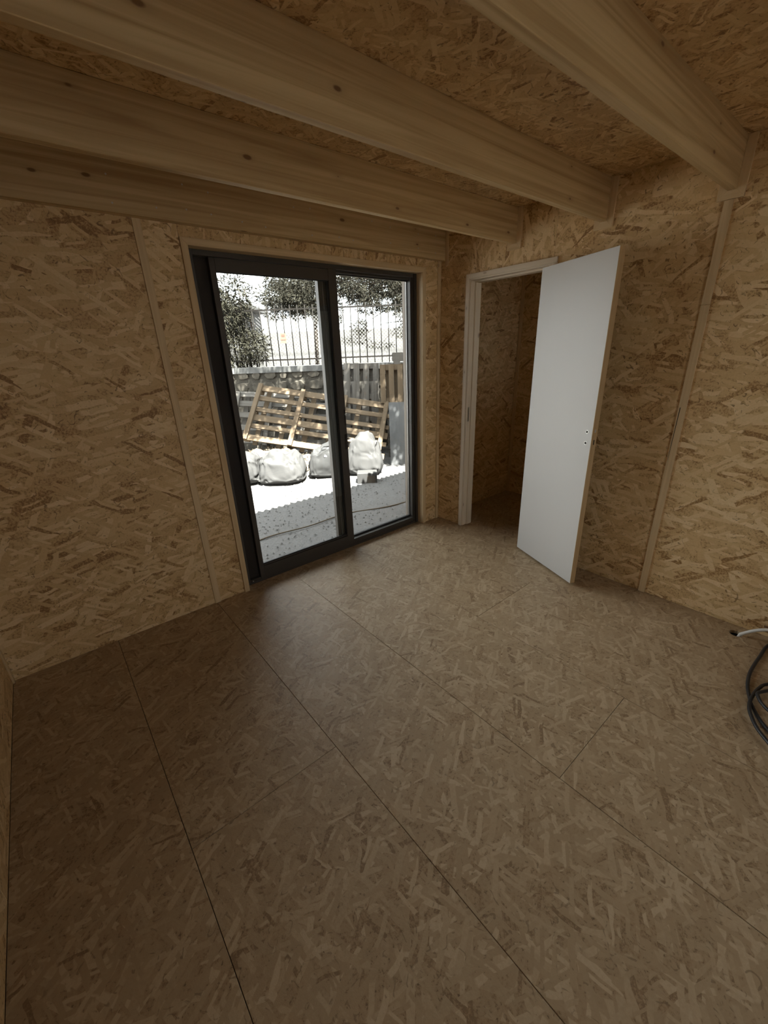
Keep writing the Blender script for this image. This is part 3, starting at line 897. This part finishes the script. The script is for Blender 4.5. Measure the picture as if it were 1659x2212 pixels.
# ---- plants
def leaves(name, blobs, n, ll, lw, mat, parent, droop=0.3, seed=1):
    """blobs: (r, d, z, rr, rd, rz); each leaf a folded lance-shaped blade"""
    rg = np.random.RandomState(seed)
    vol = np.array([b[3] * b[4] * b[5] for b in blobs]) ** 0.8
    pick = rg.choice(len(blobs), n, p=vol / vol.sum())
    bl = np.array(blobs)[pick]
    u = rg.normal(size=(n, 3)); u /= np.linalg.norm(u, axis=1)[:, None]
    rad = rg.uniform(0.25, 1.0, n) ** 0.6
    off = u * rad[:, None]
    P = bl[:, :3] + off * bl[:, 3:6]
    base = np.array(O(0, 0, 0)); Rt, Fw = np.array(RT), np.array(FW)
    W = base + P[:, :1] * Rt + P[:, 1:2] * Fw + P[:, 2:3] * np.array([0, 0, 1.0])
    dr = u + rg.normal(size=(n, 3)) * 0.7; dr[:, 2] -= droop
    dr /= np.linalg.norm(dr, axis=1)[:, None]
    D = dr[:, :1] * Rt + dr[:, 1:2] * Fw + dr[:, 2:3] * np.array([0, 0, 1.0])
    S = np.cross(D, rg.normal(size=(n, 3))); S /= np.linalg.norm(S, axis=1)[:, None]
    Lh = ll * rg.uniform(0.6, 1.3, n)[:, None]; Wd = lw * rg.uniform(0.7, 1.3, n)[:, None]
    N = np.cross(D, S)
    V = np.stack([W, W + D * Lh * 0.45 + S * Wd / 2 + N * Wd * 0.2, W + D * Lh, W + D * Lh * 0.45 - S * Wd / 2 + N * Wd * 0.2], 1).reshape(-1, 3)
    F = [f for k in range(n) for f in ((4 * k, 4 * k + 1, 4 * k + 2), (4 * k, 4 * k + 2, 4 * k + 3))]
    return raw_mesh(name, V, F, mat, parent, origin=O(*[float(q) for q in np.mean(bl[:, :3], 0)]), kind='stuff')

sh = thing('shrub', O(-2.75, 8.5, 1.35), 'dense leafy shrub growing over the railing', 'shrub')
leaves('foliage', [(-2.75, 8.3, 1.75, 0.60, 0.45, 0.40), (-2.85, 8.3, 2.25, 0.55, 0.45, 0.45), (-2.55, 8.3, 2.55, 0.36, 0.3, 0.42),
                   (-2.25, 8.2, 1.75, 0.26, 0.3, 0.32), (-3.3, 8.3, 2.3, 0.5, 0.5, 0.7)], 11000, 0.10, 0.018, M['leaf'], sh, seed=2)
for k in range(7):
    r0 = -2.9 + k * 0.09
    MB().tube([O(r0, 8.5, 1.2), O(r0 + random.uniform(-.1, .1), 8.4, 1.9), O(r0 + random.uniform(-.35, .35), 8.3, 2.7)], [0.02, 0.014, 0.006], 6).build('stem', M['bark'], sh)

tr = thing('conifer_tree', O(0.78, 9.3, 0), 'feathery evergreen tree with drooping branches behind the railing', 'tree')
blobs = []
for r_ in np.arange(-1.95, 1.0, 0.30):
    for z_, q_ in ((2.98, 0.17), (2.76, 0.17), (2.54, 0.15), (2.36, 0.08)):
        if z_ < 2.7 and -0.95 < r_ < -0.55: continue
        if z_ < 2.4 and -0.5 < r_ < 0.4: continue
        blobs.append((float(r_) + random.uniform(-.1, .1), 9.0 + random.uniform(-.2, .2), z_ + random.uniform(-.08, .08), 0.22, 0.25, q_))
blobs += [(-1.05, 8.9, 2.28, 0.22, 0.25, 0.14), (-1.30, 8.9, 2.40, 0.25, 0.25, 0.14), (-0.36, 8.9, 2.03, 0.18, 0.2, 0.13), (-0.30, 8.9, 2.06, 0.12, 0.15, 0.10), (-0.45, 8.9, 1.80, 0.30, 0.2, 0.06), (-0.15, 8.9, 2.36, 0.25, 0.2, 0.08),
         (0.55, 8.9, 2.32, 0.24, 0.2, 0.16), (0.62, 8.9, 2.10, 0.20, 0.2, 0.12), (0.50, 8.9, 1.90, 0.22, 0.2, 0.06), (0.05, 9.0, 1.70, 0.30, 0.2, 0.04), (-0.78, 9.0, 2.35, 0.12, 0.2, 0.25), (-1.55, 9.0, 2.42, 0.2, 0.2, 0.12)]
leaves('foliage', blobs, 21000, 0.095, 0.015, M['needle'], tr, droop=0.5, seed=5)
MB().tube([O(0.78, 9.3, -0.2), O(0.74, 9.3, 1.8), O(0.70, 9.25, 3.4), O(0.66, 9.2, 5.0)], [0.07, 0.05, 0.04, 0.02], 8).build('trunk', M['bark'], tr)
for b in blobs:
    MB().tube([O(0.70, 9.25, b[2] + 0.35), O((0.70 + b[0]) / 2, 9.1, b[2] + 0.30), O(b[0], b[1], b[2])], [0.010, 0.006, 0.003], 5).build('branch', M['bark'], tr)

t2 = thing('broadleaf_tree', O(-1.6, 11.0, 0), 'loose pale tree seen above the wall between shrub and evergreen', 'tree')
leaves('foliage', [(r_, 11.0, z_, 0.45, 0.4, 0.26) for r_, z_ in ((-2.4, 2.9), (-1.9, 2.75), (-1.4, 2.95), (-0.9, 3.1), (-0.3, 2.95), (0.3, 3.05), (0.8, 2.85), (1.2, 2.7), (-2.0, 3.2), (0.0, 3.3))],
       9000, 0.11, 0.022, M['leaf'], t2, seed=9)
MB().tube([O(-1.6, 11.0, -0.2), O(-1.5, 11, 2.2), O(-1.2, 11, 3.6)], [0.06, 0.05, 0.02], 8).build('trunk', M['bark'], t2)

t3 = thing('shade_tree', (3.4, -0.4, GZ), 'tall tree beside the cabin, dappling the pallets with shade', 'tree')
canopy = []
for r in np.arange(-2.6, 1.31, 0.32):
    for d in (6.70, 7.05, 7.40, 7.75, 8.1):
        q = O(float(r) + random.uniform(-.06, .06), d, 0.65) - SUN_DIR * (7.6 + random.uniform(-0.5, 0.5))
        e = Vector((q.x - CAM.x, q.y - CAM.y, 0))
        canopy.append((e.dot(RT), e.dot(FW), q.z, 0.24, 0.24, 0.16))
for r in (0.25, 0.55, 0.85, 1.15):
    for zz in (0.0, 0.35, 0.7):
        q = O(r, 6.55, zz) - SUN_DIR * (8.0 + random.uniform(-0.5, 0.5))
        e = Vector((q.x - CAM.x, q.y - CAM.y, 0))
        canopy.append((e.dot(RT), e.dot(FW), q.z, 0.20, 0.20, 0.14))
leaves('foliage', canopy, 25000, 0.13, 0.035, M['leaf'], t3, seed=31)
MB().tube([(3.4, -0.4, GZ - 0.1), (3.3, -0.4, 3.0), (2.9, -0.3, 5.6), (1.0, -0.1, 7.2), (-1.2, 0.6, 7.6)], [0.17, 0.14, 0.10, 0.05, 0.015], 8).build('trunk', M['bark'], t3)

# ---- pallets
def frame_axes(a, b, c):
    """a: lower-left, b: lower-right, c: upper-left -> unit axes along, up, normal"""
    u = (b - a).normalized(); v = (c - a); v = (v - u * v.dot(u)).normalized()
    return u, v, u.cross(v)

def long_pallet(name, A, u, v, n, L, Hh, slats, skids, mat, label, back=True):
    t = thing(name, A, label, 'pallet', 'pallets in the yard')
    for s in slats:                                   # (height, width)
        MB().obox(A + u * (L / 2) + v * s[0] + n * 0.055, (u, v, n), (L / 2, s[1] / 2, 0.011)).build('slat', mat, t)
    for k in skids:
        MB().obox(A + u * k + v * (Hh / 2) + n * 0.09, (v, u, n), (Hh / 2, 0.036, 0.022)).build('skid', mat, t)
        for q in (0.08, Hh / 2, Hh - 0.08):
            MB().obox(A + u * k + v * q, (u, v, n), (0.05, 0.05, 0.043)).build('block', mat, t)
    if back:
        for k in np.linspace(0.18, L - 0.18, 6):
            MB().obox(A + u * float(k) + v * (Hh / 2) - n * 0.055, (v, u, n), (Hh / 2, 0.04, 0.010)).build('back_slat', mat, t)
    return t

A = O(-2.24, 6.62, 0.30); Bq = O(0.04, 6.42, -0.08); Cq = O(-2.17, 7.32, 1.08)
u, v, n = frame_axes(A, Bq, Cq)
if n.dot(FW) > 0: n = -n
long_pallet('wooden_pallet', A, u, v, n, 2.30, 1.08, [(0.06, 0.10), (0.28, 0.075), (0.44, 0.11), (0.60, 0.075), (0.82, 0.08), (1.02, 0.11)], [0.05, 0.78, 1.50, 2.20], M['pallet'],
            'long slatted pallet leaning tilted in front of the others')
A2 = O(-2.65, 7.10, 0.13); B2 = O(-0.75, 6.97, 0.02); C2 = O(-2.60, 7.72, 1.00)
u2, v2, n2 = frame_axes(A2, B2, C2)
if n2.dot(FW) > 0: n2 = -n2
long_pallet('wooden_pallet', A2, u2, v2, n2, 1.90, 1.00, [(0.10, 0.10), (0.34, 0.10), (0.58, 0.10), (0.80, 0.10), (0.98, 0.10)], [0.06, 0.65, 1.25, 1.84], M['pallet_grey'],
            'darker slatted pallet leaning behind the tilted long one')

def upright(name, A, u, v, n, W, Hh, nb, bw, mat, label, rails=(0.06, 0.5, 0.94)):
    t = thing(name, A, label, 'pallet', 'pallets in the yard')
    for k in range(nb):
        x = bw / 2 + (W - bw) * k / (nb - 1)
        MB().obox(A + u * x + v * (Hh / 2) + n * 0.05, (v, u, n), (Hh / 2, bw / 2, 0.010)).build('slat', mat, t)
    for q in rails:
        MB().obox(A + u * (W / 2) + v * (Hh * q), (u, v, n), (W / 2, 0.045, 0.039)).build('rail', mat, t)
    for k in range(nb - 1):
        x = bw + (W - bw) * (k + 0.35) / (nb - 1)
        MB().obox(A + u * x + v * (Hh / 2) - n * 0.05, (v, u, n), (Hh / 2, bw / 2.2, 0.010)).build('back_slat', mat, t)
    return t
tl = (AX[2] * 0.97 + FW * 0.24).normalized()
def axes(rot=0.0, lean=0.24):
    u = (RT * math.cos(rot) + FW * math.sin(rot)).normalized()
    vv = (AX[2] + FW * lean).normalized(); vv = (vv - u * vv.dot(u)).normalized()
    nn = u.cross(vv)
    return u, vv, (nn if nn.dot(FW) < 0 else -nn)
u, v, n = axes(0.0, 0.10)
upright('upright_pallet', O(0.02, 7.10, 0.765), u, v, n, 0.80, 0.60, 6, 0.085, M['pallet'], 'upright pallet with narrow vertical boards above the grey sheet', rails=(0.06, 0.94))
upright('upright_pallet', O(0.14, 7.46, 0.765), u, v, n, 0.80, 0.60, 5, 0.09, M['pallet_grey'], 'second upright pallet just behind the narrow-boarded one', rails=(0.06, 0.94))
u, v, n = axes(0.0, 0.12)
ur = (u + v * -0.03).normalized(); vr = (v + u * 0.05).normalized(); vr = (vr - ur * vr.dot(ur)).normalized()
upright('upright_pallet', O(-0.66, 7.58, GZ), ur, vr, n, 0.62, 1.56, 4, 0.105, M['pallet_grey'], 'weathered pallet standing highest at the back of the heap', rails=(0.05, 0.5, 0.97))
upright('upright_pallet', O(-0.67, 7.36, GZ), ur, vr, n, 0.62, 1.27, 4, 0.125, M['pallet_grey'], 'grey weathered pallet standing in front of the highest one', rails=(0.05, 0.5, 0.80))
# stack that carries the upright pallets
st = thing('pallet_stack', O(0.62, 7.45, GZ), 'stack of flat pallets carrying the upright pallets', 'pallet', 'pallets in the yard')
for k in range(7):
    zb = GZ + 0.13 * k + 0.02
    for q in range(5):
        MB().obox(O(0.62, 7.07 + 0.18 * q, zb + 0.095), (RT, FW, AX[2]), (0.50, 0.05, 0.010)).build('deck_board', M['pallet_grey'], st)
    for q in (0.17, 0.62, 1.07):
        MB().obox(O(q, 7.43, zb + 0.04), (FW, RT, AX[2]), (0.42, 0.045, 0.042)).build('stringer', M['pallet_grey'], st)
cr = thing('wooden_crate', O(0.50, 7.35, 1.37), 'small plank crate lying on top of the pallet heap', 'crate')
MB().obox(O(0.50, 7.15, 1.48), (RT, FW, AX[2]), (0.26, 0.012, 0.065)).build('plank', M['pallet_grey'], cr)
MB().obox(O(0.50, 7.55, 1.48), (RT, FW, AX[2]), (0.26, 0.012, 0.065)).build('plank', M['pallet_grey'], cr)
for q in (0.31, 0.69):
    MB().obox(O(q, 7.35, 1.395), (FW, RT, AX[2]), (0.22, 0.05, 0.025)).build('bearer', M['pallet_grey'], cr)
MB().obox(O(0.50, 7.35, 1.54), (RT, FW, AX[2]), (0.26, 0.21, 0.010)).build('plank', M['pallet_grey'], cr)

# grey sheet leaning on the heap
u, v, n = axes(0.0, 0.30)
o = MB().obox(O(0.56, 6.62, 0.33), (u, v, n), (0.42, 0.50, 0.008)).build('fibre_sheet', M['sheet'])
tag(o, 'plain grey sheet leaning upright beside the long pallet', 'sheet')

# ---- bags
def bag(name, c, size, mat, label, seed, cat='bag', sub=5, wr=0.10, power=0.62, spread=0.35, peak=0.0):
    """slumped sack: squarish body, spreading foot, sharp creases"""
    bm = bmesh.new()
    bmesh.ops.create_icosphere(bm, subdivisions=sub, radius=1.0)
    s = Vector((seed * 3.1, seed * 1.7, seed))
    def ridge(p):
        return 1.0 - 2.0 * abs(noise.noise(p))
    for q in bm.verts:
        p = q.co.copy()
        e = Vector([math.copysign(abs(t) ** power, t) for t in p])
        h = (e.z + 1) / 2
        e.x *= 1 + spread * (1 - h) ** 1.5; e.y *= 1 + spread * (1 - h) ** 1.5
        k = 1 + 0.16 * noise.noise(p * 1.2 + s) + wr * 0.75 * ridge(p * 2.2 + s * 2) + wr * 0.5 * ridge(Vector((p.x * 5, p.y * 5, p.z * 2.5)) + s)
        zz = h * (1 + 0.30 * noise.noise(Vector((p.x * 1.6, p.y * 1.6, seed)))) + peak * max(0, h - 0.4) * (1 - min(1, math.hypot(p.x, p.y))) 
        zz *= 1 + wr * 0.5 * ridge(p * 3.1 - s)
        q.co = Vector((e.x * k * size[0], e.y * k * size[1], max(0, zz) * size[2]))
    me = bpy.data.meshes.new(name); bm.to_mesh(me); bm.free()
    me.polygons.foreach_set('use_smooth', [True] * len(me.polygons))
    me.materials.append(mat)
    ob = bpy.data.objects.new(name, me); col.objects.link(ob)
    ob.location = c
    ob.rotation_euler = (0, 0, math.atan2(RT.y, RT.x))
    WORLD_LOC[ob.name] = Vector(c)
    tag(ob, label, cat, 'bags in the yard')
    return ob
bag('builder_bag', O(-2.12, 5.86, GZ + 0.005), (0.30, 0.24, 0.43), M['bag'], 'large slumped white builder bag, leftmost in the yard', 1)
bag('builder_bag', O(-1.47, 5.84, GZ + 0.005), (0.24, 0.24, 0.40), M['bag'], 'wide slack white bag between the leftmost bag and the grey one', 2, spread=0.5)
gb = bag('builder_bag', O(-0.84, 6.02, GZ + 0.005), (0.20, 0.17, 0.42), M['bag_grey'], 'greyish tied sack with a dark crumpled mouth', 3)
mv, mf = [], []
for j in range(9):
    for i in range(24):
        a_ = 2 * math.pi * i / 24; t_ = j / 8
        rr = (0.13 - 0.07 * t_) * (1 + 0.35 * noise.noise(Vector((math.cos(a_) * 2.5, math.sin(a_) * 2.5, t_ * 3))))
        mv.append(tuple(O(-0.80 + rr * math.cos(a_), 5.93 + 0.75 * rr * math.sin(a_), GZ + 0.33 + 0.13 * t_)))
for j in range(8):
    for i in range(24):
        mf.append((j * 24 + i, j * 24 + (i + 1) % 24, (j + 1) * 24 + (i + 1) % 24, (j + 1) * 24 + i))
raw_mesh('mouth', mv, mf, M['mouth'], origin=O(-0.80, 5.93, GZ + 0.33))
mo = bpy.data.objects['mouth']; mo.parent = gb; mo.matrix_parent_inverse = (Matrix.Translation(gb.location) @ gb.rotation_euler.to_matrix().to_4x4()).inverted()
bag('builder_bag', O(-0.26, 6.08, GZ + 0.005), (0.22, 0.17, 0.46), M['bag'], 'white sack peaked like a tent beside the meeting stile', 4, spread=0.45, peak=0.5)
cb = thing('carton', O(-0.22, 5.62, GZ), 'small torn brown and white carton in front of the peaked sack', 'box')
MB().obox(O(-0.22, 5.62, GZ + 0.075), (RT, FW, AX[2]), (0.14, 0.09, 0.075)).build('body', M['bag'], cb, bevel=0.006)
MB().obox(O(-0.16, 5.528, GZ + 0.06), (RT, FW, AX[2]), (0.055, 0.003, 0.05)).build('torn_side', M['carton'], cb)

# debris heap
def heap():
    verts, faces = [], []
    nr, ndp = 46, 18
    for j in range(ndp):
        for i in range(nr):
            r = -2.75 + 2.1 * i / (nr - 1); d = 6.15 + 0.85 * j / (ndp - 1)
            e = math.sin(math.pi * min(1, max(0, i / (nr - 1)))) ** 0.6 * math.sin(math.pi * j / (ndp - 1)) ** 0.7
            h = e * (0.40 - 0.16 * i / nr) + e * 0.10 * noise.noise(Vector((r * 5, d * 5, 1)))
            verts.append(tuple(O(r, d, GZ - 0.02 + h)))
    for j in range(ndp - 1):
        for i in range(nr - 1):
            a = j * nr + i
            faces.append((a, a + 1, a + nr + 1, a + nr))
    base = [np.array(q) for q in verts]
    for k in range(900):
        p = base[random.randrange(len(base))] + np.random.uniform(-0.04, 0.04, 3)
        dv = np.random.normal(size=3); dv[2] *= 0.4; dv /= np.linalg.norm(dv)
        sv = np.cross(dv, np.random.normal(size=3)); sv /= np.linalg.norm(sv)
        L, w = random.uniform(0.03, 0.12), random.uniform(0.008, 0.02)
        b = len(verts)
        verts += [tuple(p - dv * L / 2 - sv * w / 2), tuple(p + dv * L / 2 - sv * w / 2), tuple(p + dv * L / 2 + sv * w / 2), tuple(p - dv * L / 2 + sv * w / 2)]
        faces.append((b, b + 1, b + 2, b + 3))
    return verts, faces
v_, f_ = heap()
hp = raw_mesh('debris', v_, f_, M['debris'], origin=O(-1.7, 6.4, GZ), kind='stuff')
tag(hp, 'heap of dry plant debris under the leaning pallets', 'debris', kind='stuff')

# hose on the ground
hose = []
for k in range(60):
    t = k / 59
    x = -1.62 + 2.9 * t
    hose.append((x, 1.02 + 0.10 * math.sin(5.0 * t) - 0.25 * t + 0.03 * math.sin(19 * t), GZ + 0.012))
o = MB().tube(hose, 0.007, 6).build('rope', M['rope'])
tag(o, 'thin pale rope lying across the gravel near the sliding door', 'rope')
